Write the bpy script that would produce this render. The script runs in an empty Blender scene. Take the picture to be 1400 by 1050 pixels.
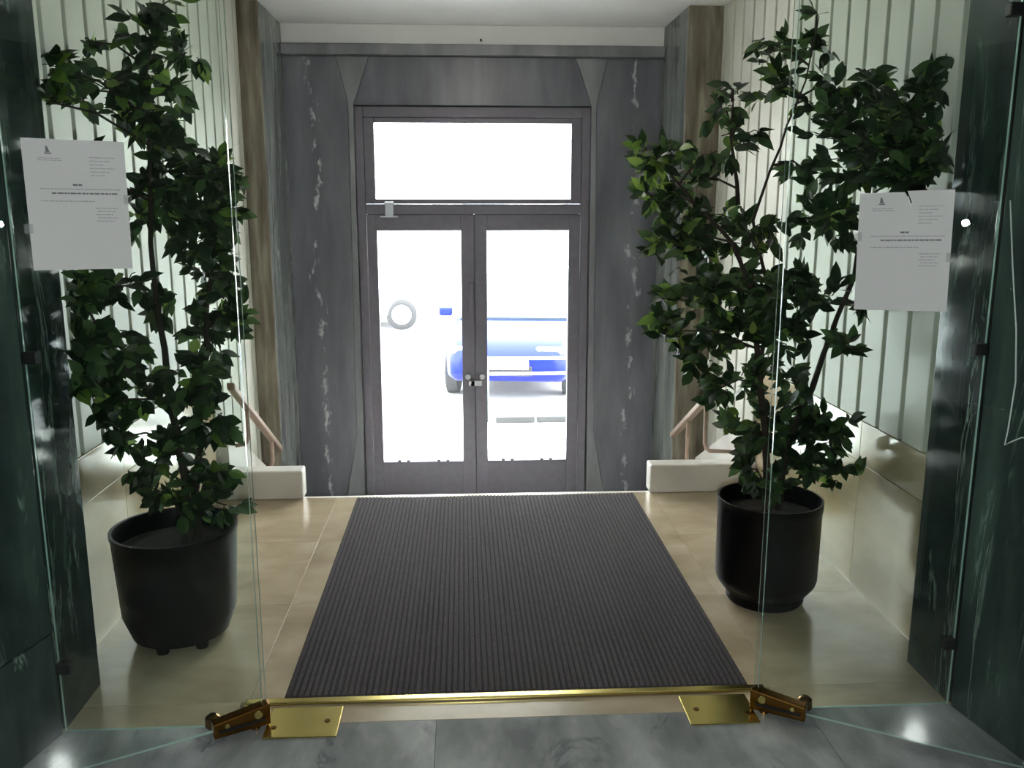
import bpy, math, random
from mathutils import Vector, Matrix, Quaternion
random.seed(7)
S = bpy.context.scene
COL = S.collection
R = math.radians
H = 1.6                                   # height of the camera above the vestibule floor

# ------------------------------------------------------------------ camera
cam = bpy.data.cameras.new('camera'); camo = bpy.data.objects.new('camera', cam); COL.objects.link(camo)
cam.sensor_width = 36; cam.lens = 1204.66 / 1400 * 36; cam.clip_start = .02; cam.clip_end = 200
camo.location = (0, 0, H); camo.rotation_euler = (math.pi/2 - .1977, 0, -.0551)
S.camera = camo
# ------------------------------------------------------------------ sky, lamps, exposure
W = bpy.data.worlds.new('sky'); S.world = W; W.use_nodes = True
W.node_tree.nodes['Background'].inputs[0].default_value = (.93, .96, 1.0, 1)
W.node_tree.nodes['Background'].inputs[1].default_value = 16.0
VS = S.view_settings
VS.view_transform = 'Standard'; VS.look = 'None'; VS.gamma = 1; VS.use_curve_mapping = False; VS.exposure = 1.25
fl = bpy.data.lights.new('phone_flash', 'SPOT'); fl.spot_size = R(100); fl.spot_blend = .6; fl.energy = 46; fl.color = (.95, 1, .97); fl.shadow_soft_size = .018
flo = bpy.data.objects.new('phone_flash', fl); COL.objects.link(flo); flo.location = (.02, .03, 1.52); flo.rotation_euler = camo.rotation_euler
FILL_VEST, FILL_LOBBY = 17.0, 2.0  # strengths of the two added lamps out of view

# ------------------------------------------------------------------ materials
def lin(c): return tuple(((v/255+.055)/1.055)**2.4 if v > 10 else v/255/12.92 for v in c) + (1,)
MATS = {}
def newmat(n):
    m = bpy.data.materials.new(n); m.use_nodes = True; MATS[n] = m
    nt = m.node_tree; return m, nt, nt.nodes['Principled BSDF']
def coord(nt, scale=(1,1,1), rnd=True):
    tc = nt.nodes.new('ShaderNodeTexCoord'); mp = nt.nodes.new('ShaderNodeMapping')
    nt.links.new(tc.outputs['Object'], mp.inputs['Vector']); mp.inputs['Scale'].default_value = scale
    if rnd:
        oi = nt.nodes.new('ShaderNodeObjectInfo'); ml = nt.nodes.new('ShaderNodeMath'); ml.operation = 'MULTIPLY'
        ml.inputs[1].default_value = 37.0; nt.links.new(oi.outputs['Random'], ml.inputs[0])
        nt.links.new(ml.outputs[0], mp.inputs['Location'])
    return mp.outputs['Vector']
def noise(nt, vec, sc, det=5, rough=.6, dist=0):
    n = nt.nodes.new('ShaderNodeTexNoise'); nt.links.new(vec, n.inputs['Vector'])
    n.inputs['Scale'].default_value = sc; n.inputs['Detail'].default_value = det
    n.inputs['Roughness'].default_value = rough; n.inputs['Distortion'].default_value = dist
    return n.outputs['Fac']
def ramp(nt, fac, stops):
    r = nt.nodes.new('ShaderNodeValToRGB'); nt.links.new(fac, r.inputs['Fac']); e = r.color_ramp.elements
    while len(e) < len(stops): e.new(.5)
    for i, (p, c) in enumerate(stops): e[i].position = p; e[i].color = c if len(c) == 4 else lin(c)
    return r.outputs['Color']
def mix(nt, fac, a, b, mode='MIX'):
    m = nt.nodes.new('ShaderNodeMix'); m.data_type = 'RGBA'; m.blend_type = mode
    if isinstance(fac, float): m.inputs['Factor'].default_value = fac
    else: nt.links.new(fac, m.inputs['Factor'])
    for s, v in ((6, a), (7, b)):
        if isinstance(v, tuple): m.inputs[s].default_value = v
        else: nt.links.new(v, m.inputs[s])
    return m.outputs[2]
def bump(nt, bs, fac, st=.2, d=.01):
    b = nt.nodes.new('ShaderNodeBump'); nt.links.new(fac, b.inputs['Height'])
    b.inputs['Strength'].default_value = st; b.inputs['Distance'].default_value = d
    nt.links.new(b.outputs['Normal'], bs.inputs['Normal'])
def stone(n, c1, c2, c3, scale=(1,1,1), sc=3, rough=.25, vein=None, vscale=(1,1,1), vsc=2.0, vw=.02, spec=.5):
    m, nt, bs = newmat(n)
    v = coord(nt, scale)
    col = ramp(nt, noise(nt, v, sc, 6, .55, .25), [(.32, c1), (.5, c2), (.68, c3)])
    if vein:
        v2 = coord(nt, vscale)
        f1 = noise(nt, v2, vsc, 6, .6, 1.2)
        msk = ramp(nt, f1, [(.5-vw, (0,0,0,1)), (.5, (1,1,1,1)), (.5+vw, (0,0,0,1))])
        brk = ramp(nt, noise(nt, v2, vsc*1.7, 4, .6), [(.5, (0,0,0,1)), (.62, (1,1,1,1))])
        mm = mix(nt, 1.0, msk, brk, 'MULTIPLY')
        bw = nt.nodes.new('ShaderNodeRGBToBW'); nt.links.new(mm, bw.inputs[0])
        col = mix(nt, bw.outputs[0], col, lin(vein))
    nt.links.new(col, bs.inputs['Base Color'])
    bs.inputs['Roughness'].default_value = rough
    bs.inputs['Specular IOR Level'].default_value = spec
    return m
def plain(n, c, rough=.5, metal=0, var=.12, sc=12, bmp=0):
    m, nt, bs = newmat(n)
    l = lin(c); d = tuple(x*(1-var) for x in l[:3])+(1,); h = tuple(min(1, x*(1+var)) for x in l[:3])+(1,)
    f = noise(nt, coord(nt), sc, 5)
    nt.links.new(ramp(nt, f, [(.35, d), (.65, h)]), bs.inputs['Base Color'])
    bs.inputs['Roughness'].default_value = rough; bs.inputs['Metallic'].default_value = metal
    if bmp: bump(nt, bs, f, bmp)
    return m
def emis(n, c, s):
    m, nt, bs = newmat(n); bs.inputs['Emission Color'].default_value = lin(c); bs.inputs['Emission Strength'].default_value = s
    return m
def glass(n, tint, refl=1.0, haze=.0):
    m, nt, bs = newmat(n); nt.nodes.remove(bs); out = nt.nodes['Material Output']
    tr = nt.nodes.new('ShaderNodeBsdfTransparent'); tr.inputs[0].default_value = tint
    gl = nt.nodes.new('ShaderNodeBsdfGlossy'); gl.inputs['Roughness'].default_value = .0
    gl.inputs[0].default_value = (refl, refl, refl, 1)
    fr = nt.nodes.new('ShaderNodeFresnel'); fr.inputs['IOR'].default_value = 1.32
    mx = nt.nodes.new('ShaderNodeMixShader'); nt.links.new(fr.outputs[0], mx.inputs[0])
    nt.links.new(tr.outputs[0], mx.inputs[1]); nt.links.new(gl.outputs[0], mx.inputs[2])
    last = mx.outputs[0]
    if haze:
        df = nt.nodes.new('ShaderNodeBsdfDiffuse'); df.inputs[0].default_value = (.75, .8, .78, 1)
        f = noise(nt, coord(nt, (1,1,.5)), 3, 6, .7)
        rp = ramp(nt, f, [(.4, (haze*.3,)*3+(1,)), (.75, (haze*1.6,)*3+(1,))])
        m2 = nt.nodes.new('ShaderNodeMixShader'); nt.links.new(rp, m2.inputs[0])
        nt.links.new(last, m2.inputs[1]); nt.links.new(df.outputs[0], m2.inputs[2]); last = m2.outputs[0]
    nt.links.new(last, out.inputs['Surface'])
    return m
def leafmat(n, dark, mid, light, trans):
    m, nt, bs = newmat(n); out = nt.nodes['Material Output']
    oi = nt.nodes.new('ShaderNodeObjectInfo'); ge = nt.nodes.new('ShaderNodeNewGeometry')
    ad = nt.nodes.new('ShaderNodeMath'); ad.operation = 'ADD'
    nt.links.new(oi.outputs['Random'], ad.inputs[0]); nt.links.new(ge.outputs['Random Per Island'], ad.inputs[1])
    fr = nt.nodes.new('ShaderNodeMath'); fr.operation = 'FRACT'; nt.links.new(ad.outputs[0], fr.inputs[0])
    col = ramp(nt, fr.outputs[0], [(0, dark), (.6, mid), (1, light)])
    nt.links.new(col, bs.inputs['Base Color']); bs.inputs['Roughness'].default_value = .38
    bs.inputs['Specular IOR Level'].default_value = .4
    tl = nt.nodes.new('ShaderNodeBsdfTranslucent'); nt.links.new(mix(nt, 1.0, col, trans, 'ADD'), tl.inputs[0])
    mx = nt.nodes.new('ShaderNodeMixShader'); mx.inputs[0].default_value = .3
    nt.links.new(bs.outputs[0], mx.inputs[1]); nt.links.new(tl.outputs[0], mx.inputs[2]); nt.links.new(mx.outputs[0], out.inputs['Surface'])
    return m
travertine = stone('travertine', (150,136,112), (168,153,128), (184,170,146), (1,1.6,1), 2.2, .22)
dado_stone = stone('dado_stone', (148,134,106), (170,154,124), (186,170,140), (1,.6,1.4), 2.0, .12)
grey_marble = stone('grey_marble', (106,111,111), (138,141,141), (170,172,172), (1.6,.7,1), 3.2, .12, (96,102,104), (1.5,.6,1), 2.2, .03)
green_marble = stone('green_marble', (30,41,39), (48,61,57), (70,85,78), (1.5,1.5,.35), 3.0, .16, (120,136,126), (3.2,3.2,.45), 1.6, .018)
slate = stone('slate', (84,85,93), (100,102,110), (120,122,129), (1.6,1,.3), 3.0, .32, (104,107,112), (3.4,1,.5), 1.3, .010)
def flecks(m, x0, col):
    nt = m.node_tree; bs = nt.nodes['Principled BSDF']; old = bs.inputs['Base Color'].links[0].from_socket
    v = coord(nt, (1,1,1), False); sp = nt.nodes.new('ShaderNodeSeparateXYZ'); nt.links.new(v, sp.inputs[0])
    n1 = noise(nt, coord(nt, (.4,.4,.9), False), 2.2, 5, .65)
    a = nt.nodes.new('ShaderNodeMath'); a.operation = 'MULTIPLY_ADD'; nt.links.new(n1, a.inputs[0]); a.inputs[1].default_value = .38; nt.links.new(sp.outputs[0], a.inputs[2])
    b = nt.nodes.new('ShaderNodeMath'); b.operation = 'SUBTRACT'; nt.links.new(a.outputs[0], b.inputs[0]); b.inputs[1].default_value = x0+.19
    c = nt.nodes.new('ShaderNodeMath'); c.operation = 'ABSOLUTE'; nt.links.new(b.outputs[0], c.inputs[0])
    band = ramp(nt, c.outputs[0], [(0, (1,1,1,1)), (.028, (0,0,0,1))])
    sp2 = ramp(nt, noise(nt, coord(nt, (1,1,.4), False), 22, 3, .6), [(.53, (0,0,0,1)), (.60, (1,1,1,1))])
    mm = mix(nt, 1.0, band, sp2, 'MULTIPLY'); bw = nt.nodes.new('ShaderNodeRGBToBW'); nt.links.new(mm, bw.inputs[0])
    nt.links.new(mix(nt, bw.outputs[0], old, lin(col)), bs.inputs['Base Color'])
flecks(slate, -1.05, (190,194,196)); flecks(slate, 1.25, (176,180,184))
slate_pale = stone('slate_pale', (104,105,111), (122,124,128), (140,142,146), (1.5,1,.4), 3.0, .35)

brown_marble = stone('brown_marble', (84,76,64), (114,107,92), (144,139,122), (5,5,.6), 3.4, .25)
pier_marble = stone('pier_marble', (84,90,88), (110,116,112), (140,144,140), (2,2,.3), 3.0, .2, (160,168,164), (3,3,.5), 1.4, .02)
white_marble = stone('white_marble', (204,200,193), (218,215,210), (230,228,224), (1,1,1), 2.5, .28)
board = plain('board_paint', (194,196,184), .45, 0, .04, 3)
board_back = plain('board_backing', (120,116,92), .7, 0, .1, 6)
ceil_white = plain('ceiling_white', (222,222,220), .8, 0, .03, 2)
wall_white = plain('wall_white', (200,200,194), .8, 0, .04, 3)
black_base = plain('black_base', (12,12,13), .4, 0, .1)
bronze = plain('dark_bronze', (108,105,114), .45, .25, .06, 20)
steel = plain('lock_steel', (170,172,176), .3, .9, .05)
brass = plain('brass', (228,210,132), .22, 1, .06, 6)
brass_dark = plain('aged_brass', (128,92,44), .25, 1, .2, 9)
clip_black = plain('clip_black', (14,14,14), .5, 0, .1)
rail_brass = plain('rail_wood', (150,128,112), .35, .3, .12, 14)
pot_black = plain('pot_plastic', (9,9,10), .42, 0, .1)
pot_black.node_tree.nodes['Principled BSDF'].inputs['Specular IOR Level'].default_value = .25
soil_m = plain('soil', (28,22,17), .95, 0, .35, 40, .5)
bark = plain('bark', (44,36,27), .85, 0, .3, 30, .4)
leaf_a = leafmat('leaf_green', (22,35,22), (45,66,40), (80,106,62), (.01,.03,.004,1))
leaf_b = leafmat('leaf_young_lit', (66,92,40), (104,132,58), (140,164,84), (.06,.10,.01,1))  # young leaves, their yellow-green also standing in for backlight from the door
paper = plain('paper', (208,208,208), .85, 0, .015, 4)
ink = plain('ink_grey', (168,168,170), .9, 0, .08, 60)
ink_dark = plain('ink_dark', (112,112,116), .9, 0, .1, 60)
tape = plain('clear_tape', (214,216,214), .25, 0, .03)
mat_rib = plain('mat_rib', (60,53,57), .95, 0, .32, 160, .5)
mat_base = plain('mat_base', (24,21,24), .95, 0, .2, 60)
clear_glass = glass('clear_glass', (.955,.98,.97,1), 1.0, 0)
tape_clear = glass('tape_film', (.9,.9,.9,1), 1.0, .12)
door_glass = glass('door_glass', (.96,.98,.97,1))
edge_glass = plain('glass_edge', (150,176,166), .15, 0, .1, 3)
pave = plain('paving', (186,184,180), .8, 0, .05, 4)
asphalt = plain('asphalt', (150,150,152), .85, 0, .06, 8)
facade = plain('facade_render', (206,202,194), .85, 0, .03, 1)
win_grey = plain('far_window', (150,158,166), .2, 0, .05)
car_blue = plain('car_blue', (16,26,104), .3, .1, .03)
car_blue.node_tree.nodes['Principled BSDF'].inputs['Specular IOR Level'].default_value = .12
car_white = plain('car_white', (214,216,218), .25, 0, .02)
car_glass = plain('car_glass', (40,48,54), .08, 0, .05)
tyre = plain('tyre', (26,26,27), .8, 0, .1)
rim_m = plain('wheel_rim', (170,172,176), .3, .7, .05)
lamp_clear = plain('headlight', (200,205,210), .1, .2, .05)
galv = plain('galvanised', (120,124,128), .45, .6, .08)
fill_m = emis('added_globe_glow', (255,250,238), FILL_VEST); fill_m2 = emis('added_lobby_glow', (235,250,246), FILL_LOBBY)  # glow of the added globe and the added lobby lamp

# ------------------------------------------------------------------ mesh helpers
class MB:
    def __init__(s): s.v = []; s.f = []; s.m = []; s.mi = 0
    def add(s, vs, fs):
        o = len(s.v); s.v += [tuple(v) for v in vs]; s.f += [tuple(o+i for i in f) for f in fs]; s.m += [s.mi]*len(fs); return s
    def box(s, x0, x1, y0, y1, z0, z1):
        return s.add([(x0,y0,z0),(x1,y0,z0),(x1,y1,z0),(x0,y1,z0),(x0,y0,z1),(x1,y0,z1),(x1,y1,z1),(x0,y1,z1)],
                     [(0,3,2,1),(4,5,6,7),(0,1,5,4),(1,2,6,5),(2,3,7,6),(3,0,4,7)])
    def prism(s, poly, axis, a, b):
        """poly of 2-D points; axis is the extrusion axis; the two others keep their x,y,z order"""
        n = len(poly)
        def P(p, t): return {'x': (t, p[0], p[1]), 'y': (p[0], t, p[1]), 'z': (p[0], p[1], t)}[axis]
        vs = [P(p, a) for p in poly] + [P(p, b) for p in poly]
        ar = sum(poly[i][0]*poly[(i+1)%n][1]-poly[(i+1)%n][0]*poly[i][1] for i in range(n))
        flip = (ar > 0) ^ (axis == 'y') ^ (b < a)
        fs = [tuple(range(n)), tuple(range(2*n-1, n-1, -1))]
        fs += [(i, i+n, (i+1) % n+n, (i+1) % n) for i in range(n)]
        if flip: fs = [tuple(reversed(f)) for f in fs]
        return s.add(vs, fs)
    def tube(s, pts, rad, seg=8, cap=True):
        pts = [Vector(p) for p in pts]; n = len(pts)
        if not hasattr(rad, '__len__'): rad = [rad]*n
        rings = []; up = None
        for i, p in enumerate(pts):
            t = (pts[min(i+1, n-1)]-pts[max(i-1, 0)]).normalized()
            if up is None: up = Vector((0,0,1)) if abs(t.z) < .9 else Vector((1,0,0))
            a = t.cross(up).normalized(); b = a.cross(t).normalized(); up = b
            rings.append([p+(a*math.cos(2*math.pi*k/seg)+b*math.sin(2*math.pi*k/seg))*rad[i] for k in range(seg)])
        vs = [v for r in rings for v in r]; fs = []
        for i in range(n-1):
            for k in range(seg):
                fs.append((i*seg+k, i*seg+(k+1) % seg, (i+1)*seg+(k+1) % seg, (i+1)*seg+k))
        if cap: fs += [tuple(range(seg-1, -1, -1)), tuple((n-1)*seg+k for k in range(seg))]
        return s.add(vs, fs)
    def lathe(s, prof, c=(0,0,0), seg=40, axis='z'):
        vs = []; n = len(prof)
        for r, z in prof:
            for k in range(seg):
                a = 2*math.pi*k/seg; x, y = r*math.cos(a), r*math.sin(a)
                p = {'z': (x, y, z), 'y': (x, z, y), 'x': (z, x, y)}[axis]
                vs.append((c[0]+p[0], c[1]+p[1], c[2]+p[2]))
        fs = [(i*seg+k, i*seg+(k+1) % seg, (i+1)*seg+(k+1) % seg, (i+1)*seg+k) for i in range(n-1) for k in range(seg)]
        fs += [tuple(range(seg)), tuple((n-1)*seg+k for k in range(seg-1, -1, -1))]
        if axis == 'y': fs = [tuple(reversed(f)) for f in fs]
        return s.add(vs, fs)
    def mesh(s, name, mats, smooth=False):
        me = bpy.data.meshes.new(name); me.from_pydata(s.v, [], s.f)
        for m in (mats if isinstance(mats, (list, tuple)) else [mats]): me.materials.append(m)
        if any(s.m): me.polygons.foreach_set('material_index', s.m)
        if smooth: me.polygons.foreach_set('use_smooth', [True]*len(me.polygons))
        me.update(); return me
    def build(s, name, mats, parent=None, smooth=False, bevel=0, loc=None, rz=0):
        o = bpy.data.objects.new(name, s.mesh(name, mats, smooth)); COL.objects.link(o)
        if parent: o.parent = parent
        if loc: o.location = loc
        if rz: o.rotation_euler = (0, 0, rz)
        if bevel:
            b = o.modifiers.new('bevel', 'BEVEL'); b.width = bevel; b.segments = 2; b.limit_method = 'ANGLE'; b.angle_limit = R(40)
        return o
def tag(o, label=None, cat=None, group=None, kind=None):
    if label: o['label'] = label
    if cat: o['category'] = cat
    if group: o['group'] = group
    if kind: o['kind'] = kind
    return o
def empty(name, loc=(0,0,0), rz=0):
    o = bpy.data.objects.new(name, None); COL.objects.link(o); o.location = loc; o.rotation_euler = (0,0,rz); o.empty_display_size = .1
    return o
def box(name, m, parent, x0, x1, y0, y1, z0, z1, bevel=0):
    """one box whose origin sits in its middle"""
    c = ((x0+x1)/2, (y0+y1)/2, (z0+z1)/2)
    return MB().box(x0-c[0], x1-c[0], y0-c[1], y1-c[1], z0-c[2], z1-c[2]).build(name, m, parent, bevel=bevel, loc=c)
def smooth_by_angle(o):
    for p in o.data.polygons: p.use_smooth = True
    try: o.data.set_sharp_from_angle(angle=R(40))
    except Exception: pass

XL, XR = -1.376, 1.664        # side walls of the vestibule
YG = 2.552                    # plane of the glass partition
YE = 4.784                    # edge where the stairs start down
ZC, ZL = 2.85, -.64           # ceiling, lower landing

# ================================================================== SETTING
fl_v = empty('floor'); tag(fl_v, 'beige polished stone slab floor of the vestibule around the mat', 'floor', kind='structure')
box('slab_bed', board_back, fl_v, XL, XR, YG, YE-.02, -.16, -.045)
xs = [XL, -.72, .17, 1.06, XR]; ys = [2.69, 3.42, 4.12, YE]
for i in range(4):
    for j in range(3):
        box('floor_slab', travertine, fl_v, xs[i]+.0008, xs[i+1]-.0008, ys[j]+.0008, ys[j+1]-.0008, -.045, 0, .0006)
for a, b in ((XL, -.745), (1.02, XR)):
    box('floor_slab', travertine, fl_v, a+.0008, b-.0008, YG+.001, 2.689, -.045, 0, .0006)
box('threshold_stone', travertine, fl_v, -.744, 1.019, YG+.001, 2.655, -.045, 0, .0006)
fl_l = empty('floor'); tag(fl_l, 'grey veined polished marble floor in front of the glass doors', 'floor', kind='structure')
box('slab_bed', board_back, fl_l, -2.2, 2.2, -2.5, YG, -.16, -.045)
lx = [-2.2, -1.3, -.1, 1.1, 2.2]; ly = [-2.5, -1.0, .3, 1.45, YG]
for i in range(4):
    for j in range(4):
        box('floor_slab', grey_marble, fl_l, lx[i]+.0006, lx[i+1]-.0006, ly[j]+.0006, ly[j+1]-.0006, -.045, 0, .0005)
st = empty('floor'); tag(st, 'pale stone stairs going down from the vestibule to the street door', 'stairs', kind='structure')
for k in range(4):
    y0 = YE+(k-1)*.29
    z = -.16*k
    if k == 0: box('nosing_step', white_marble, st, XL+.02, XR-.02, YE-.019, YE+.03, -.16, -.0005, .004)
    else: box('step', white_marble, st, XL+.02, XR-.02, y0-.0, y0+.30+.02, z-.16, z, .006)
box('landing_slab', white_marble, st, XL, XR, 5.60, 6.70, ZL-.1, ZL)
ce = box('ceiling', ceil_white, None, -2.4, 2.4, -2.6, 6.75, ZC, ZC+.1); tag(ce, 'plain white ceiling above the vestibule', 'ceiling', kind='structure')

def side_wall(name, side, label):
    s = side; X = XL if s < 0 else XR
    w = empty(name); tag(w, label, 'wall', kind='structure')
    def bx(n, m, d0, d1, y0, y1, z0, z1, bev=0):    # d measured from the wall face into the wall
        a, b = X+s*d0, X+s*d1
        return box(n, m, w, min(a, b), max(a, b), y0, y1, z0, z1, bev)
    bx('backing', board_back, .026, .20, 2.70, 6.70, ZL-.1, ZC+.02)
    # polished dado slabs with a narrow band on top
    yy = [2.83, 3.50, 4.14, YE]
    for a, b in zip(yy[:-1], yy[1:]):
        bx('dado_slab', dado_stone, 0, .026, a+.001, b-.001, 0, .545, .0015)
        bx('dado_band', dado_stone, -.003, .026, a+.001, b-.001, .549, .722, .0015)
    # low white stair parapet with a sloping top
    fx, y_, z_, sl = (-1.33, 5.054, .298, .556) if s < 0 else (1.60, 5.272, .185, .515)
    def sk(y): return z_-sl*(y-y_)
    pts = [(YE+.092, ZL), (YE+.092, sk(YE+.092)), (5.843, sk(5.843)), (5.843, ZL)]
    MB().prism(pts, 'x', fx, X+s*.026).build('stair_parapet', white_marble, w, bevel=.004)
    # vertical painted boards
    p = .186; y = (3.132 if s < 0 else 3.172)-2*p
    while y < 5.83:
        y0, y1 = max(y+.030, 2.83), min(y+p, 5.84)
        if y1-y0 > .02:
            zb = .724 if y1 < YE+.1 else max(sk(y1)-.1, -.4)
            bx('board', board, .0, .026, y0, y1, zb, ZC, .003)
        y += p
    # pier at the far end: brown front, greenish inner face
    ix = -1.246 if s < 0 else 1.443
    a, b = sorted((ix, X+s*.026))
    box('pier_front', brown_marble, w, a, b, 5.845, 5.875, ZL, ZC, .002)
    a, b = sorted((ix, ix+s*.03))
    box('pier_side', pier_marble, w, a, b, 5.876, 6.56, ZL, ZC, .002)
    a, b = sorted((ix+s*.031, X+s*.1))
    box('pier_core', slate, w, a, b, 5.876, 6.70, ZL, ZC)
side_wall('wall_left', -1, 'white vertical board wall with beige stone dado behind the ficus in the wide tapering pot')
side_wall('wall_right', 1, 'white vertical board wall with beige stone dado behind the ficus in the straight pot')

# raised white kerbs at the top of the stairs
for s, x0, x1, lb in ((-1, XL, -.905, 'low white stone kerb at the stair top, behind the wider potted ficus'), (1, 1.05, XR, 'low white stone kerb at the stair top, behind the ficus standing in a tall straight pot')):
    k = box('stair_kerb', white_marble, None, x0+.001, x1-.001, YE-.022, YE+.09, .0005, .165, .008)
    tag(k, lb, 'kerb', 'kerbs flanking the stair top')

# marble jambs of the glass partition
def jamb(name, s, xi, label, yend, xend):
    w = empty(name); tag(w, label, 'wall', kind='structure')
    X = (XL if s < 0 else XR)+s*.20
    a, b = sorted((xi, X)); box('marble_reveal', green_marble, w, a, b, YG+.012, 2.828, 0, ZC, .003)
    a, b = sorted((xi+s*.012, X)); box('joint_strip', clip_black, w, a, b, YG-.012, YG+.0115, 0, ZC)
    # splayed lobby slabs, three high
    for z0, z1 in (((0, .335), (.338, ZC)) if s < 0 else ((0, ZC),)):
        poly = [(xi, YG-.013), (xend, yend), (X, yend), (X, YG-.013)]
        m = MB().prism(poly, 'z', z0+.001, z1-.001); m.build('marble_slab', green_marble, w, bevel=.003)
    return w
jamb('wall_lobby_left', -1, -1.253, 'dark green marble jamb behind the notice with no tear', 2.16, -1.345)
jamb('wall_lobby_right', 1, 1.577, 'dark green marble jamb beside the torn notice', 2.20, 1.64)
for s, x, nm, lb in ((-1, -1.5, 'wall_left', 'plain pale lobby wall next to the dark marble jamb'), (1, 1.70, 'wall_right', 'plain pale lobby wall above a black baseboard')):
    ye = 2.159 if s < 0 else 2.199
    a, b = sorted((x, x+s*.3)); o = box(nm, wall_white, None, a, b, -2.5, ye, 0, ZC); tag(o, lb, 'wall', kind='structure')
    a, b = sorted((x-s*.012, x-s*.0005)); o = box('baseboard_left' if s < 0 else 'baseboard_right', black_base, None, a, b, -2.5, ye, .001, .15, .002)
    tag(o, 'black baseboard along the pale lobby wall', 'baseboard', kind='structure')
o = box('wall_back', green_marble, None, -2.2, 2.2, -2.6, -2.5, 0, ZC); tag(o, 'dark green marble wall closing the lobby', 'wall', kind='structure')
o = box('trim_1', green_marble, None, XL-.12, XR+.12, YG-.05, YG+.05, 2.62, ZC-.001); tag(o, 'dark marble lintel above the glass partition', 'lintel', kind='structure')

# ---- dark stone portal wall around the street door
pw = empty('wall_front'); tag(pw, 'dark grey slate portal wall with white veins around the street door', 'wall', kind='structure')
CX = .085
def mir(poly): return [(2*CX-x, z) for x, z in reversed(poly)]
def slab(n, poly, m, y0=6.56, y1=6.66, bev=.002): return MB().prism(poly, 'y', y0, y1).build(n, m, pw, bevel=bev)
side = [(-1.246, ZL), (-.922, ZL), (-.822, -.10), (-.802, 2.33), (-.877, 2.64), (-1.246, 2.64)]
wedge = [(-.920, ZL), (-.772, ZL), (-.766, 2.312), (-.648, 2.64), (-.875, 2.64), (-.800, 2.33), (-.820, -.10)]
sider = mir(side); sider = [(1.443 if abs(x-(2*CX+1.246)) < .01 else x, z) for x, z in sider]
slab('stone_panel', side, slate); slab('stone_panel', sider, slate)
slab('stone_jamb', wedge, slate_pale, 6.557); slab('stone_jamb', mir(wedge), slate_pale, 6.557)
slab('stone_header', [(-.764, 2.314), (2*CX+.764, 2.314), (2*CX+.646, 2.64), (-.646, 2.64)], slate)
box('stone_ledge', slate_pale, pw, -1.245, 1.442, 6.50, 6.66, 2.643, 2.718, .006)
box('plaster_beam', ceil_white, pw, -1.245, 1.442, 6.53, 6.66, 2.719, ZC-.001, .003)
MB().tube([(.14, 6.53, 2.75), (.14, 6.512, 2.752), (.145, 6.508, 2.74)], .006, 8).build('ceiling_hook', clip_black, pw)

box('rear_wall', wall_white, pw, -2.3, -.748, 6.684, 6.80, ZL-.2, ZC+.1); box('rear_wall', wall_white, pw, .918, 2.3, 6.684, 6.80, ZL-.2, ZC+.1)
box('rear_lintel', wall_white, pw, -.7479, .9179, 6.684, 6.80, 2.292, ZC+.1)
# ---- street door
d = empty('door_1', (CX, 6.64, ZL)); tag(d, 'dark metal double street door with glazed transom', 'door', kind='structure')
def dbox(n, m, par, x0, x1, z0, z1, y0=6.60, y1=6.68, bev=.003):
    o = box(n, m, None, x0, x1, y0, y1, z0, z1, bev)
    o.parent = par; off = Vector((0,0,0)); q = par
    while q: off += q.location; q = q.parent
    o.location = o.location-off
    return o
FX0, FX1 = -.764, .934
dbox('jamb', bronze, d, FX0, -.705, ZL, 2.308); dbox('jamb', bronze, d, .875, FX1, ZL, 2.308)
dbox('head', bronze, d, -.704, .874, 2.235, 2.308); dbox('transom_bar', bronze, d, -.704, .874, 1.552, 1.625)
dbox('sill', galv, d, -.704, .874, ZL, ZL+.012)
for n, a in dict(a=(-.704, -.631, 1.626, 2.234), b=(.799, .874, 1.626, 2.234), c=(-.630, .798, 2.198, 2.234), e=(-.630, .798, 1.626, 1.661)).items():
    dbox('transom_sash', bronze, d, *a, 6.612, 6.668)
dbox('transom_pane', door_glass, d, -.631, .799, 1.660, 2.199, 6.637, 6.643, 0)
for s in (-1, 1):
    x0, x1, g0, g1 = (-.702, .083, -.629, -.014) if s < 0 else (.087, .872, .178, .789)
    lf = empty('door_leaf', (0,0,0)); lf.parent = d
    for (n, a, b, z0, z1) in (('stile', x0, g0, -.625, 1.548), ('stile', g1, x1, -.625, 1.548), ('top_rail', g0, g1, 1.432, 1.548), ('bottom_rail', g0, g1, -.625, -.335)):
        dbox(n, bronze, lf, a, b, z0, z1, 6.615, 6.665)
    dbox('glass_pane', door_glass, lf, g0-.004, g1+.004, -.339, 1.436, 6.637, 6.643, 0)
    for cx_ in (g0+.12, g0+.19, g1-.19, g1-.12): dbox('glazing_clip', bronze, lf, cx_-.012, cx_+.012, -.335, -.322, 6.62, 6.66, .002)
    if s < 0: dbox('meeting_strip', bronze, lf, .072, .098, -.625, 1.548, 6.666, 6.676)
    dbox('weather_strip', bronze, lf, x0, x1, 1.535, 1.562, 6.6665, 6.679)
    lx_ = .030 if s < 0 else .135
    m = MB().lathe([(.0, -.016), (.020, -.016), (.024, -.008), (.024, 0)], (0,0,0), 20, 'y')
    o = m.build('lock_rose', steel, lf); o.location = Vector((lx_, 6.614, .335))-Vector((CX, 6.64, ZL)); tag(o, 'round steel lock rose')
    dbox('lock_plate', steel, lf, (lx_-.0 if s < 0 else lx_-.085), (lx_+.05 if s < 0 else lx_-.0), .262, .305, 6.598, 6.614, .003)
    if s < 0: dbox('pull_bar', bronze, lf, .045, .078, .75, 1.05, 6.585, 6.614, .004)
dbox('closer_bracket', steel, d, -.565, -.50, 1.535, 1.64, 6.575, 6.599, .004); dbox('closer_foot', steel, d, -.60, -.47, 1.528, 1.542, 6.565, 6.599, .003)

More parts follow.
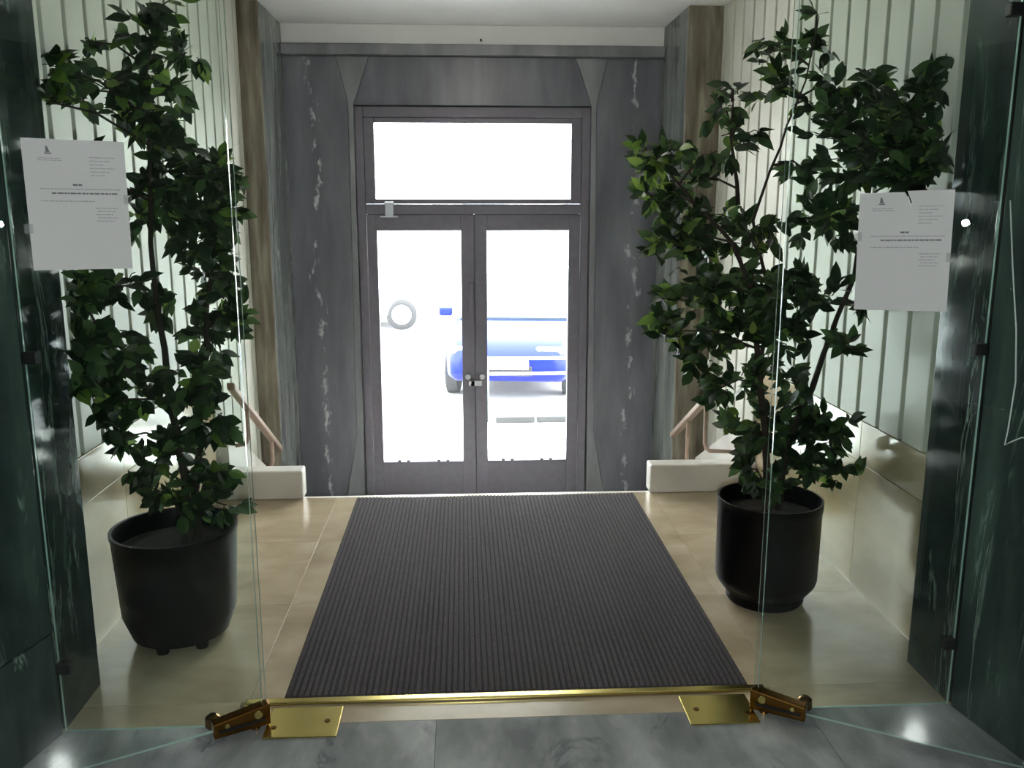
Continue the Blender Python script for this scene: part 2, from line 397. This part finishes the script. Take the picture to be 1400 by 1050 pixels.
# ================================================================== GLASS PARTITION
def pane_mesh(x0, x1, z0, z1, t=.010):
    m = MB(); m.box(x0, x1, -t/2, t/2, z0, z1)
    m.m = [1, 1, 0, 1, 0, 1]; return m
for s, x0, x1, nm in ((-1, -1.250, -.645, 'fixed clear glass side panel standing in front of the ficus in the wide pot'), (1, .938, 1.574, 'fixed clear glass side panel standing in front of the ficus in the tall straight pot')):
    g = empty('glass_side_panel', ((x0+x1)/2, YG, 0)); tag(g, nm, 'glass panel', 'fixed glass panels of the partition')
    pane_mesh(x0-(x0+x1)/2, x1-(x0+x1)/2, .002, 2.61).build('pane', [clear_glass, edge_glass], g)
    ex = (x0+.018 if s < 0 else x1-.018)-(x0+x1)/2
    for z in (.217, 1.18, 2.145):
        MB().box(ex-.02, ex+.02, -.016, .016, z-.018, z+.018).build('clip', clip_black, g, bevel=.003)
    fx = (-.80 if s < 0 else 1.095)-(x0+x1)/2
    MB().lathe([(.0, 0), (.022, 0), (.024, .006), (.022, .032), (.012, .040), (0, .040)], (fx, -.0, .002), 24).build('foot_clamp', brass_dark, g, smooth=False)
LW = .762
def leaf(s, px, ang, label):
    t = empty('glass_door_leaf', (px, YG, 0), ang); tag(t, label, 'glass door', 'open glass door leaves')
    x0, x1 = (-LW, 0) if s < 0 else (0, LW)
    pane_mesh(x0, x1, .03, 2.59).build('pane', [clear_glass, edge_glass], t)
    def sgn(a, b): return sorted((s*a, s*b))
    a, b = sgn(-.008, .165); pf = MB()
    ph = [(a if s > 0 else a, .012), (b, .012), (b, .060 if s > 0 else .082), (a, .082 if s > 0 else .060)]
    pf.prism(ph, 'y', -.020, .020); pf.build('bottom_patch', brass_dark, t, bevel=.004)
    a, b = sgn(.01, .15); MB().box(a, b, -.0235, -.0195, .030, .040).build('patch_slot', clip_black, t)
    MB().lathe([(0, -.004), (.012, -.004), (.014, 0)], (s*.03, -.0205, .055), 16, 'y').build('patch_screw', brass, t)
    MB().lathe([(0, -.004), (.007, -.004), (.008, 0)], (s*.125, -.0205, .048), 16, 'y').build('patch_screw', brass, t)
    a, b = sgn(-.008, .165); MB().box(a, b, -.02, .02, 2.55, 2.615).build('top_patch', brass_dark, t, bevel=.004)
    MB().lathe([(0, 0), (.016, 0), (.016, .014), (0, .014)], (s*.035, 0, .0035), 20).build('pivot', brass_dark, t)
    return t
AL, AR = R(27.0), R(-30.0)
leaf(-1, -.632, AL, 'open clear glass door leaf carrying the untorn paper notice')
leaf(1, .924, AR, 'open clear glass door leaf carrying the torn paper notice')
for s, x0, x1, lb in ((-1, -.632, -.405, 'brass floor spring cover plate under the leaf with the untorn notice'), (1, .70, .924, 'brass floor spring cover plate under the leaf with the torn notice')):
    c = ((x0+x1)/2, 2.556, 0)
    p = empty('floor_spring_plate', c); tag(p, lb, 'brass plate', 'floor spring cover plates')
    w = (x1-x0)/2
    MB().box(-w, w, -.083, .083, .0006, .006).build('cover', brass, p, bevel=.002)
    for sx in (-.5, .6): MB().lathe([(0, .0055), (.010, .0055), (.009, .008), (0, .008)], (s*sx*w*1.3, -.03 if sx > 0 else 0, 0), 16).build('screw', brass_dark, p)
o = MB().box(-.865, .865, -.015, .015, 0, .012).build('threshold_strip', brass, None, bevel=.004, loc=(.138, 2.672, .0005)); tag(o, 'long brass threshold strip along the front edge of the mat', 'threshold strip')

# ---- paper notices
def notice(name_label, loc, rz, tilt, torn):
    t = empty('paper_notice', loc); t.rotation_euler = (0, tilt, rz); tag(t, name_label, 'notice', 'paper notices taped to the glass leaves')
    w, h = .118, .163
    if torn:
        poly = [(-w, -h), (w, -h), (w, h), (.002, h-.001), (.014, h-.030), (.023, h-.056), (.010, h-.030), (-.004, h-.004), (-w, h-.004)]
    else: poly = [(-w+.003, -h), (w, -h), (w, h), (-w, h)]
    MB().prism(poly, 'y', -.0005, .0005).build('sheet', paper, t)
    rnd = random.Random(5)
    def lines(n, m, rows):
        b = MB()
        for (x0, x1, z, th) in rows:
            x = x0*w
            while x < x1*w:
                l = min(rnd.uniform(.004, .014), x1*w-x)
                b.box(x, x+l, -.00085, -.0006, z*h-th, z*h+th); x += l+.0018
        tag(b.build(n, m, t), kind='stuff')
    lines('letterhead_text', ink, [(-.72, -.28, .71, .0011), (-.72, -.25, .68, .0011)] + [(.28, .78-.1*(k % 3), .74-.055*k, .0012) for k in range(6)])
    lines('title_text', ink_dark, [(-.08, .10, .315, .0024)])
    lines('body_text', ink, [(-.72, .86, .25, .0014), (-.72, .32, .065, .0014)]+[(.34+.03*(k % 2), .78-.05*(k % 3), -.04-.05*k, .0013) for k in range(5)])
    lines('bold_text', ink_dark, [(-.50, .80, .185, .0019)])
    # small printed emblem: a triangle-like crest on a bar
    b = MB(); ex, ez = -.52*w, .80*h
    b.prism([(ex-.004, ez), (ex+.006, ez), (ex+.001, ez+.014), (ex-.003, ez+.016)], 'y', -.00085, -.0006); b.box(ex-.007, ex+.009, -.00085, -.0006, ez-.004, ez-.001)
    b.build('emblem', ink_dark, t)
    for sx, sz in ((-1, .25), (1, -.1)) if torn else ((-1, -.36), (1, .1)):
        MB().box(sx*w-.010, sx*w+.010, -.0012, -.0007, sz*h-.012, sz*h+.012).build('tape', tape_clear, t)
def onleaf(px, ang, u, z, off=-.0068):
    return (px+u*math.cos(ang)-off*math.sin(ang), YG+u*math.sin(ang)+off*math.cos(ang), z)
notice('untorn white paper notice with printed lines taped to an open glass leaf', onleaf(-.632, AL, -.398, 1.605), AL, R(.6), False)
notice('white paper notice with a tear at its top edge taped to an open glass leaf', onleaf(.924, AR, .330, 1.482), AR, R(-1.2), True)

# ================================================================== MAT
mt = empty('entrance_mat', (.1735, 3.72, 0)); tag(mt, 'dark grey brown ribbed entrance mat lying between the two potted ficuses', 'mat')
mw, ml = .78, 1.027
MB().box(-mw, mw, -ml, ml, .0006, .006).build('backing', mat_base, mt)
rb = MB(); N = 76; pw_ = 2*mw/N
for k in range(N):
    x = -mw+pw_*(k+.5); seg = 70; rw = pw_*.34; vs = []; fs = []
    for j in range(seg+1):
        y = -ml+.004+(2*ml-.008)*j/seg; zt = .012+random.uniform(-.0011, .0011); dx = random.uniform(-.0008, .0008)
        vs += [(x-rw, y, .006), (x-rw*.65+dx, y, zt), (x+rw*.65+dx, y, zt), (x+rw, y, .006)]
        if j: p_ = (j-1)*4; q_ = j*4; fs += [(p_+i, p_+i+1, q_+i+1, q_+i) for i in range(3)]
    fs += [(0, 3, 2, 1), (seg*4, seg*4+1, seg*4+2, seg*4+3)]
    rb.add(vs, [tuple(reversed(f)) for f in fs])
o = rb.build('rib_pile', mat_rib, mt); tag(o, kind='stuff')

pts = [(1.570, 2.500, 1.62), (1.581, 2.473, 1.436), (1.588, 2.434, 1.254), (1.592, 2.416, 1.107), (1.591, 2.424, .96), (1.590, 2.430, .912), (1.594, 2.405, .93), (1.600, 2.373, .95), (1.612, 2.30, .97)]
o = MB().tube(pts, .0022, 8).build('pale_line', tape, None, smooth=True); tag(o, 'thin pale curved line against the dark marble jamb', 'cable')  # thin pale tube bent along the jamb
# ================================================================== HANDRAILS
for s, x, y0, y1, z0, sl, yp, ys_, zs_, ss_, lb in ((-1, -1.25, 4.70, 5.82, .663, .587, 5.60, 5.605, -.085, .56, 'slim wooden handrail descending the stairs behind the ficus in the wide pot'), (1, 1.43, 4.75, 5.81, .64, .545, 5.42, 5.358, -.015, .52, 'slim wooden handrail descending the stairs behind the ficus in the tall straight pot')):
    t = empty('handrail', (x, yp, z0-sl*(yp-y0)-.29)); tag(t, lb, 'handrail', 'handrails beside the stairs')
    L = t.location
    m = MB(); hw = .022
    pts = [(y0, z0), (y1, z0-sl*(y1-y0))]
    m.prism([(pts[0][0]-L.y, pts[0][1]-.02-L.z), (pts[1][0]-L.y, pts[1][1]-.02-L.z), (pts[1][0]-L.y, pts[1][1]+.02-L.z), (pts[0][0]-L.y, pts[0][1]+.02-L.z)], 'x', -hw, hw)
    m.build('rail', rail_brass, t, bevel=.008)
    for yb in (5.02, yp):
        zt = z0-sl*(yb-y0)-.02; zb = zs_-ss_*(yb-ys_)
        MB().tube([(0, yb-L.y, zt-L.z), (0, yb-L.y, zb+.06-L.z), (s*.014, yb-L.y+.008, zb+.025-L.z), (s*.03, yb-L.y+.012, zb+.008-L.z), (s*(.085 if s < 0 else .175), yb-L.y+.012, zb-L.z)], .012, 10).build('bracket', rail_brass, t, smooth=True)

# ================================================================== FICUS TREES
CL_L = [(-0.98,3.1,2.21,0.119,0.066,16),(-0.96,3.21,2.12,0.088,0.088,18),(-1.07,3.14,2.13,0.075,0.107,14),(-1.26,3.23,2.15,0.044,0.11,7),(-1.21,2.84,2.01,0.073,0.058,12),(-1.2,3.01,1.97,0.129,0.064,22),(-1.23,2.8,1.91,0.053,0.034,6),(-1.1,3.09,1.98,0.119,0.079,26),(-1.02,3.37,2.02,0.081,0.101,22),(-1.09,3.18,1.89,0.163,0.082,40),(-1.06,3.31,1.83,0.127,0.099,40),(-0.92,3.18,1.72,0.15,0.082,50),(-1.04,3.24,1.67,0.125,0.125,50),(-0.81,3.06,1.69,0.073,0.079,26),(-0.83,3.24,1.59,0.055,0.072,18),(-1.16,3.32,1.56,0.057,0.114,18),(-0.92,3.2,1.54,0.137,0.123,56),(-0.89,3.28,1.35,0.101,0.126,44),(-1.15,2.96,1.35,0.139,0.063,36),(-1.23,2.85,1.33,0.073,0.054,18),(-1.22,2.8,1.11,0.077,0.12,50),(-1.19,2.98,1.18,0.115,0.089,40),(-1.23,3.17,1.0,0.095,0.122,40),(-1.09,3.27,1.25,0.098,0.112,20),(-0.94,3.34,1.15,0.103,0.12,36),(-0.81,3.15,1.23,0.043,0.108,14),(-1.21,2.88,0.93,0.086,0.086,30),(-1.24,3.14,0.79,0.081,0.094,18),(-0.93,3.05,1.02,0.109,0.109,36),(-0.9,3.06,0.87,0.099,0.105,34),(-1.1,3.09,0.96,0.066,0.106,16),(-1.26,3.36,0.61,0.052,0.08,14),(-1.06,3.17,0.72,0.081,0.108,26),(-1.16,3.24,0.56,0.083,0.072,24),(-0.93,3.12,0.64,0.112,0.064,30),(-0.89,3.19,0.51,0.049,0.066,12),(-1.01,3.15,0.53,0.108,0.065,24),(-1.21,2.84,1.7,0.097,0.146,20)]
CL_R = [(1.33,3.43,2.3,0.047,0.053,4),(1.36,3.55,2.22,0.136,0.076,20),(1.17,3.47,2.18,0.089,0.083,12),(1.25,3.55,2.07,0.122,0.085,20),(1.05,3.53,2.03,0.066,0.136,12),(1.03,3.58,1.96,0.092,0.043,6),(1.42,3.46,2.03,0.148,0.089,30),(1.49,3.28,2.04,0.112,0.067,20),(1.48,3.1,1.93,0.132,0.079,36),(1.44,3.29,1.9,0.169,0.098,44),(1.49,2.91,1.9,0.08,0.062,20),(1.54,2.88,1.96,0.044,0.064,12),(1.53,2.82,2.06,0.024,0.067,6),(1.44,2.93,1.8,0.163,0.113,64),(1.42,3.25,1.75,0.139,0.097,36),(1.51,2.81,1.79,0.067,0.108,26),(1.46,2.88,1.68,0.123,0.069,36),(1.36,3.5,1.74,0.09,0.075,14),(1.39,3.53,1.58,0.091,0.103,30),(1.4,3.24,1.55,0.097,0.094,30),(1.06,3.44,1.88,0.118,0.071,12),(0.92,3.24,1.8,0.083,0.044,8),(0.7,3.48,1.76,0.054,0.089,14),(0.74,3.34,1.78,0.091,0.091,30),(0.82,3.54,1.62,0.106,0.136,46),(0.93,3.57,1.7,0.107,0.137,30),(0.85,3.4,1.46,0.131,0.131,56),(1.06,3.58,1.52,0.138,0.122,44),(1.13,3.33,1.5,0.085,0.1,18),(0.88,3.25,1.29,0.111,0.125,46),(1.06,3.44,1.3,0.132,0.132,50),(1.13,3.23,1.3,0.111,0.097,36),(1.31,3.29,1.28,0.127,0.098,40),(0.81,3.37,1.13,0.075,0.115,28),(0.95,3.44,1.06,0.118,0.118,40),(1.07,3.28,1.13,0.126,0.098,40),(1.23,3.24,1.13,0.111,0.083,30),(1.51,3.37,1.07,0.075,0.058,14),(1.56,3.41,1.21,0.047,0.058,6),(1.01,3.36,0.9,0.1,0.1,26),(1.15,3.39,0.92,0.101,0.101,26),(1.31,3.41,0.92,0.102,0.087,18),(1.4,3.45,0.72,0.148,0.094,50),(1.51,3.43,0.69,0.094,0.094,30),(1.22,3.42,0.7,0.111,0.117,36),(1.55,3.41,0.54,0.064,0.087,16),(1.37,3.4,0.58,0.102,0.087,30),(1.15,3.38,0.56,0.052,0.115,18),(1.1,3.48,0.69,0.048,0.074,10),(1.23,3.31,0.52,0.057,0.068,12),(1.51,3.0,1.5,0.103,0.154,20)]
TR_L = [[(-1.05,3.17,.30),(-1.03,3.17,.64),(-1.05,3.17,.86),(-1.08,3.19,1.1),(-1.09,3.2,1.31),(-1.09,3.2,1.56),(-1.07,3.19,1.81),(-1.06,3.17,2.0),(-1.0,3.15,2.23)],
        [(-1.02,3.2,.30),(-1.0,3.22,.65),(-.98,3.25,.87),(-.94,3.27,1.16),(-.9,3.27,1.48),(-.94,3.27,1.69)],
        [(-1.05,3.17,.86),(-1.13,3.1,1.0),(-1.19,2.96,1.14)]]
TR_R = [[(1.23,3.38,.30),(1.21,3.38,.68),(1.17,3.38,.98),(1.13,3.38,1.27),(1.03,3.38,1.47),(.88,3.35,1.61),(.74,3.33,1.76)],
        [(1.28,3.4,.30),(1.31,3.41,.64),(1.41,3.43,.88),(1.47,3.44,1.09),(1.52,3.38,1.33),(1.52,3.3,1.58),(1.51,3.23,1.82),(1.53,3.08,1.93)],
        [(1.17,3.38,.98),(1.2,3.42,1.27),(1.13,3.44,1.55),(1.22,3.44,1.83),(1.3,3.43,2.07),(1.34,3.43,2.3)],
        [(1.07,3.44,1.61),(1.03,3.43,1.86),(1.02,3.43,2.04)]]
def leaf_shape(curl, fold):
    """unit leaf along +x: pointed oval, folded along the midrib, tip drooping"""
    prof = [(0, .02), (.14, .34), (.36, .54), (.60, .47), (.82, .22), (1.0, .0)]
    vs, fs = [], []
    for x, w in prof:
        z = -curl*x*x
        if w == 0: vs.append((x, 0, z))
        else: vs += [(x, -w/2, z+fold*w), (x, 0, z), (x, w/2, z+fold*w)]
    for i in range(4):
        a = i*3; b = a+3
        fs += [(a, b, b+1, a+1), (a+1, b+1, b+2, a+2)]
    fs += [(12, 15, 13), (13, 15, 14)]
    return vs, fs
SHAPES = [leaf_shape(c, f) for c, f in ((.10, .05), (.22, .10), (.02, .03), (.32, .08))]
LEAFMESH = {}
for si, (vs, fs) in enumerate(SHAPES):
    for mi, mm in enumerate((leaf_a, leaf_b)):
        b = MB().add(vs, fs); me = b.mesh('leaf', mm, True); LEAFMESH[(si, mi)] = me
def ficus(loc, clusters, trunks, pot, label, xlo, xhi, young_lit, rng):
    t = empty('potted_ficus', loc); tag(t, label, 'potted plant', 'potted ficuses beside the mat')
    L = Vector(loc)
    pot(t)
    loc_ = lambda p: tuple(Vector(p)-L)
    for i, tr in enumerate(trunks):
        n = len(tr); r0 = .017 if i < 2 else .009
        # smooth the path a little
        pts = [Vector(tr[0])]
        for a, b in zip(tr[:-1], tr[1:]):
            a, b = Vector(a), Vector(b)
            for k in (1, 2, 3): pts.append(a.lerp(b, k/3)+Vector((rng.uniform(-.006, .006), rng.uniform(-.006, .006), 0)))
        rad = [r0*(1-.78*k/(len(pts)-1)) for k in range(len(pts))]
        MB().tube([loc_(p) for p in pts], rad, 8).build('trunk' if i < 2 else 'branch', bark, t, smooth=True)
    nodes = [Vector(a).lerp(Vector(b), k/4) for tr in trunks for a, b in zip(tr[:-1], tr[1:]) for k in range(4)]
    leaves = []; tw = MB()
    for (cx, cy, cz, rx, rz, n) in clusters:
        c = Vector((cx, cy, cz)); ry = max(.07, min(rx, rz)*.9)
        below = [q for q in nodes if q.z < cz+.02] or nodes
        q = min(below, key=lambda p: (p-c).length+.3*abs(p.z-(cz-.12)))
        mid = q.lerp(c, .55)+Vector((0, 0, .03))
        tw.tube([loc_(q), loc_(mid), loc_(c)], [.005, .004, .0028], 5)
        n = int(n*2.5); k = 0
        while k < n:
            d = Vector((rng.gauss(0, 1), rng.gauss(0, 1), rng.gauss(0, 1))); d.normalize()
            rr = rng.uniform(.45, 1.05)
            e = c+Vector((d.x*rx*rr, d.y*ry*rr, d.z*rz*rr))
            e.x = min(max(e.x, xlo), xhi); e.y = max(e.y, 2.75)
            if e.y < 2.93: e.x = min(max(e.x, xlo+.13), xhi-.11)
            g_ = Vector((rng.gauss(0, 1), rng.gauss(0, 1), rng.gauss(0, 1))); g_.normalize(); g_ *= rng.random()**.4
            b0 = c+Vector((g_.x*rx*.8, g_.y*ry*.8, g_.z*rz*.8)); e = b0+(e-c)*.6+Vector((0, 0, .01)); e.x = min(max(e.x, xlo), xhi); b0.x = min(max(b0.x, xlo), xhi); ax = (e-b0)
            if min(e.y, b0.y) < 2.93: e.x = min(max(e.x, xlo+.13), xhi-.11); b0.x = min(max(b0.x, xlo+.13), xhi-.11); ax = e-b0
            tw.tube([loc_(b0), loc_(b0.lerp(e, .5)+Vector((0, 0, .008))), loc_(e)], [.0022, .0018, .0012], 4, False)
            if ax.length < .02: ax = Vector((d.x, d.y, d.z))*.03
            axn = ax.normalized(); sd = axn.cross(Vector((0, 0, 1)));
            if sd.length < .1: sd = Vector((1, 0, 0))
            sd.normalize(); m = rng.randint(4, 6)
            for j in range(m):
                if k >= n: break
                f = (j+1)/m; p = b0.lerp(e, f); sg = 1 if j % 2 else -1
                dirv = axn*(.5+.6*f)+sd*sg*rng.uniform(.5, 1.0)*(1.15-f)+Vector((rng.uniform(-.35, .35), rng.uniform(-.35, .35), rng.uniform(-.7, .3)))
                dirv.normalize()
                nrm = Vector((rng.gauss(0, .45), rng.gauss(-.75, .45), .65)).normalized()
                ln = rng.uniform(.052, .082)
                tip = p+dirv*ln
                if tip.x < xlo-.03 or tip.x > xhi+.03: dirv.x *= -1
                if p.y < 2.92 and (tip.x < xlo+.10 or tip.x > xhi-.06): dirv.x = abs(dirv.x) if tip.x < 0 else -abs(dirv.x)
                if tip.y < 2.66: dirv.y = abs(dirv.y)
                yc = dirv.cross(nrm)
                if yc.length < .05: continue
                yc = -yc.normalized(); zc = dirv.cross(yc).normalized()
                M = Matrix(((dirv.x*ln, yc.x*ln, zc.x*ln, p.x), (dirv.y*ln, yc.y*ln, zc.y*ln, p.y), (dirv.z*ln, yc.z*ln, zc.z*ln, p.z), (0, 0, 0, 1)))
                mi = 1 if rng.random() < young_lit(p) else 0
                leaves.append((p.y+.3*abs(p.x), M, rng.randrange(4), mi)); k += 1
    o = tw.build('twigs', bark, t); tag(o, kind='stuff')
    leaves.sort(key=lambda l: l[0])
    inv = Matrix.Translation(-L)
    for (_, M, si, mi) in leaves[:300]:
        o = bpy.data.objects.new('leaf', LEAFMESH[(si, mi)]); COL.objects.link(o); o.parent = t; o.matrix_local = inv @ M
    fo = MB()
    for (_, M, si, mi) in leaves[300:]:
        fo.mi = mi; vs, fs = SHAPES[si]; A = inv @ M
        fo.add([A @ Vector(v) for v in vs], fs)
    o = fo.build('foliage', [leaf_a, leaf_b], t, smooth=True); tag(o, kind='stuff')
def pot_wide(t):
    prof = [(0, .035), (.175, .035), (.180, .05), (.205, .12), (.222, .42), (.226, .425), (.226, .44), (.214, .44), (.208, .36), (0, .36)]
    o = MB().lathe([(r, z) for r, z in prof], (0, 0, 0), 48).build('pot', pot_black, t); smooth_by_angle(o)
    for k in range(6):
        a = k*math.pi/3+.3; c = (.135*math.cos(a), .135*math.sin(a), 0)
        MB().lathe([(0, 0), (.022, 0), (.026, .036), (0, .036)], c, 14).build('pot_foot', pot_black, t)
    MB().lathe([(0, .355), (.206, .355), (.206, .366), (.1, .378), (0, .38)], (0, 0, 0), 40).build('soil', soil_m, t)
def pot_tall(t):
    prof = [(0, .045), (.165, .045), (.172, .05), (.198, .085), (.205, .11), (.207, .40), (.211, .405), (.211, .44), (.202, .44), (.197, .36), (0, .36)]
    o = MB().lathe(prof, (0, 0, 0), 48).build('pot', pot_black, t); smooth_by_angle(o)
    o = MB().lathe([(0, 0), (.150, 0), (.158, .012), (.158, .046), (0, .046)], (0, 0, 0), 40).build('pot_base', pot_black, t); smooth_by_angle(o)
    MB().lathe([(0, .355), (.196, .355), (.196, .366), (.1, .378), (0, .38)], (0, 0, 0), 40).build('soil', soil_m, t)
ficus((-1.082, 3.17, 0), CL_L, TR_L, pot_wide, 'leafy ficus tree in a wide black pot that tapers to small feet', -1.33, 2, lambda p: .07 if p.z < 1.8 else .18, random.Random(11))
ficus((1.243, 3.38, 0), CL_R, TR_R, pot_tall, 'leafy ficus tree in a straight black cylinder pot on a recessed base', -2, 1.61, lambda p: .05+.35*max(0, min(1, (.95-p.x)/.25)), random.Random(23))  # paler leaves gather toward the door, its backlight put into their colour

# ================================================================== ADDED LAMPS on the ceiling, out of view
def added_lobby_lamp(x, y, r, m, label, cat='added lamp'):
    t = empty('added_lobby_lamp', (x, y, ZC)); tag(t, label, cat)
    o = MB().lathe([(0, -.03), (r+.02, -.03), (r+.03, -.02), (r+.03, 0), (0, 0)], (0, 0, 0), 40).build('housing', steel, t); smooth_by_angle(o)
    o = MB().lathe([(0, -.085), (r*.6, -.078), (r*.9, -.055), (r, -.031), (0, -.031)], (0, 0, 0), 40).build('diffuser', m, t); smooth_by_angle(o)
t = empty('added_globe_lamp', (.14, 4.32, ZC)); tag(t, 'added white globe lamp out of view, brightening the vestibule', 'lamp')  # globe added above the view to brighten walls and ceiling
o = MB().lathe([(0, -.02), (.05, -.02), (.06, 0), (0, 0)], (0, 0, 0), 24).build('canopy', steel, t)
MB().tube([(0, 0, -.075), (0, 0, -.015)], .008, 8).build('stem', steel, t)
o = MB().lathe([(.10*math.sin(math.pi*k/14)+(1e-4 if k in (0, 14) else 0), -.17-.10*math.cos(math.pi*k/14)) for k in range(15)], (0, 0, 0), 28).build('globe', fill_m, t, smooth=True)
added_lobby_lamp(.14, .2, .2, fill_m2, 'added round lamp out of view, brightening the lobby')  # added behind the view to lighten the near side

# ================================================================== OUTSIDE
o = MB().box(-14, 16, 6.70, 9.2, -.9, -.66).build('pavement', pave, None); tag(o, 'pale pavement outside the street door', 'pavement', kind='structure')
o = MB().box(-30, 32, 9.2, 24, -.95, -.74).build('street', asphalt, None); tag(o, 'pale sunlit street surface beyond the pavement', 'street', kind='structure')
o = MB().box(-30, 32, 24, 27, -.95, -.62).build('pavement', pave, None); tag(o, 'far pavement along the building across the street', 'pavement', kind='structure')
ks = empty('street_kerb', (1.2, 9.19, -.66)); tag(ks, 'low dark grey kerb on the pavement edge in front of the blue car', 'kerb')
for k in range(4): MB().box(-.21, .21, -.06, .06, 0, .07).build('kerb_stone', tyre, ks, bevel=.012, loc=(-.66+k*.44, 0, .0005))
bl = empty('building', (0, 27, -.62)); tag(bl, 'pale rendered building across the street', 'building')
MB().box(-30, 30, 0, 6, 0, 14).build('wall', facade, bl)
wme = MB().box(-.6, .6, -.06, .02, 0, 1.9).mesh('window', win_grey)
for i in range(-4, 5):
    for j in range(3):
        w_ = bpy.data.objects.new('window', wme); COL.objects.link(w_); w_.parent = bl; w_.location = (i*3.1+.6, 0, 1.4+j*3.6)
def car(name, loc, rz, body_m, label):
    t = empty(name, loc, rz); tag(t, label, 'car')
    # body: stations along x (front = +x); half-section rings
    st_ = [(-1.95, .42, .74, .60), (-1.88, .26, .92, .74), (-1.4, .20, .98, .82), (-.6, .18, .96, .84), (.4, .18, .94, .84), (1.0, .19, .90, .82), (1.55, .22, .82, .78), (1.88, .28, .68, .70), (1.96, .36, .58, .60)]
    vs = []; fs = []; K = 8
    for x, zb, zt, w in st_:
        zm = (zb+zt)/2
        vs += [(x, -w*.86, zb), (x, -w, zb+.12*(zt-zb)), (x, -w, zm+.2*(zt-zb)), (x, -w*.9, zt-.01), (x, w*.9, zt-.01), (x, w, zm+.2*(zt-zb)), (x, w, zb+.12*(zt-zb)), (x, w*.86, zb)]
    n = len(st_)
    for i in range(n-1):
        for k in range(K): fs.append((i*K+k, i*K+(k+1) % K, (i+1)*K+(k+1) % K, (i+1)*K+k))
    fs += [tuple(range(K-1, -1, -1)), tuple((n-1)*K+k for k in range(K))]
    o = MB().add(vs, fs).build('body', body_m, t, smooth=True); smooth_by_angle(o)
    m = o.modifiers.new('b', 'BEVEL'); m.width = .04; m.segments = 2
    # cabin
    cab = [(-1.75, .97, .70), (-1.35, 1.42, .58), (.05, 1.46, .58), (.85, .93, .70)]
    vs = []; fs = []
    for x, z, w in cab: vs += [(x, -w, z), (x, w, z)]
    base = [(-1.75, -.76, .93), (.85, -.76, .89), (.85, .76, .89), (-1.75, .76, .93)]
    nb = len(vs); vs += base
    fs = [(0, 2, 3, 1), (4, 6, 7, 5), (nb, nb+1, 6, 4, 2, 0), (1, 3, 5, 7, nb+2, nb+3), (0, 1, nb+3, nb), (7, 6, nb+1, nb+2)]
    MB().add(vs, fs).build('window_glass', car_glass, t)
    MB().prism([(-1.38, 1.405), (-1.33, 1.435), (.04, 1.475), (.10, 1.44), (.02, 1.43), (-1.3, 1.40)], 'y', -.60, .60).build('roof', car_white, t, bevel=.01)  # roof and pillars white on the blue car too, standing in for blown-out daylight
    for s in (-1, 1):
        for a, b in (((.85, s*.73, .91), (.06, s*.585, 1.45)), ((-1.72, s*.73, .96), (-1.34, s*.585, 1.42)), ((-.55, s*.77, .95), (-.50, s*.59, 1.44))):
            MB().tube([a, b], .03, 6).build('pillar', car_white, t)
        for x in (-1.22, 1.22):
            w = MB().lathe([(0, -.09), (.24, -.09), (.30, -.07), (.30, .07), (.24, .09), (0, .09)], (0, 0, 0), 28, 'y').build('wheel', tyre, t, loc=(x, s*.74, .30))
            MB().lathe([(0, s*.10-.01), (.19, s*.10-.01), (.19, s*.10+.01), (0, s*.10+.01)], (0, 0, 0), 20, 'y').build('hub', rim_m, w)
        MB().box(-.06, .05, -.09, .09, -.06, .06).build('mirror', body_m, t, bevel=.03, loc=(.62, s*.92, .98))
        MB().box(-.05, .03, -.16, .16, -.08, .08).build('headlight', lamp_clear, t, bevel=.03, loc=(1.86, s*.50, .62))
        MB().box(-.03, .02, -.12, .12, -.09, .09).build('tail_light', plain('tail_red_%s%d' % (name, s), (150, 30, 30), .3), t, bevel=.02, loc=(-1.93, s*.55, .75))
    MB().box(-.03, .03, -.30, .30, -.06, .06).build('grille', clip_black, t, bevel=.01, loc=(1.945, 0, .42))
    MB().box(-.02, .02, -.26, .26, -.055, .055).build('number_plate', car_white, t, bevel=.004, loc=(1.985, 0, .50))
    return t
car('car', (.75, 12.3, -.74), R(-97), car_blue, 'blue car parked facing the street door')
car('car', (-2.45, 17.9, -.74), R(2), car_white, 'white car standing side on farther down the street')
# street barrier rails in front of the blue car
br = empty('street_barrier', (.95, 9.5, -.74)); tag(br, 'low grey tubular barrier in front of the blue car', 'barrier')
for z in (.55, .72): MB().tube([(-.75, 0, z), (.95, 0, z)], .018, 10).build('rail', galv, br, smooth=True)
for x in (-.7, .9): MB().tube([(x, 0, 0), (x, 0, .74)], .022, 10).build('post', galv, br, smooth=True)
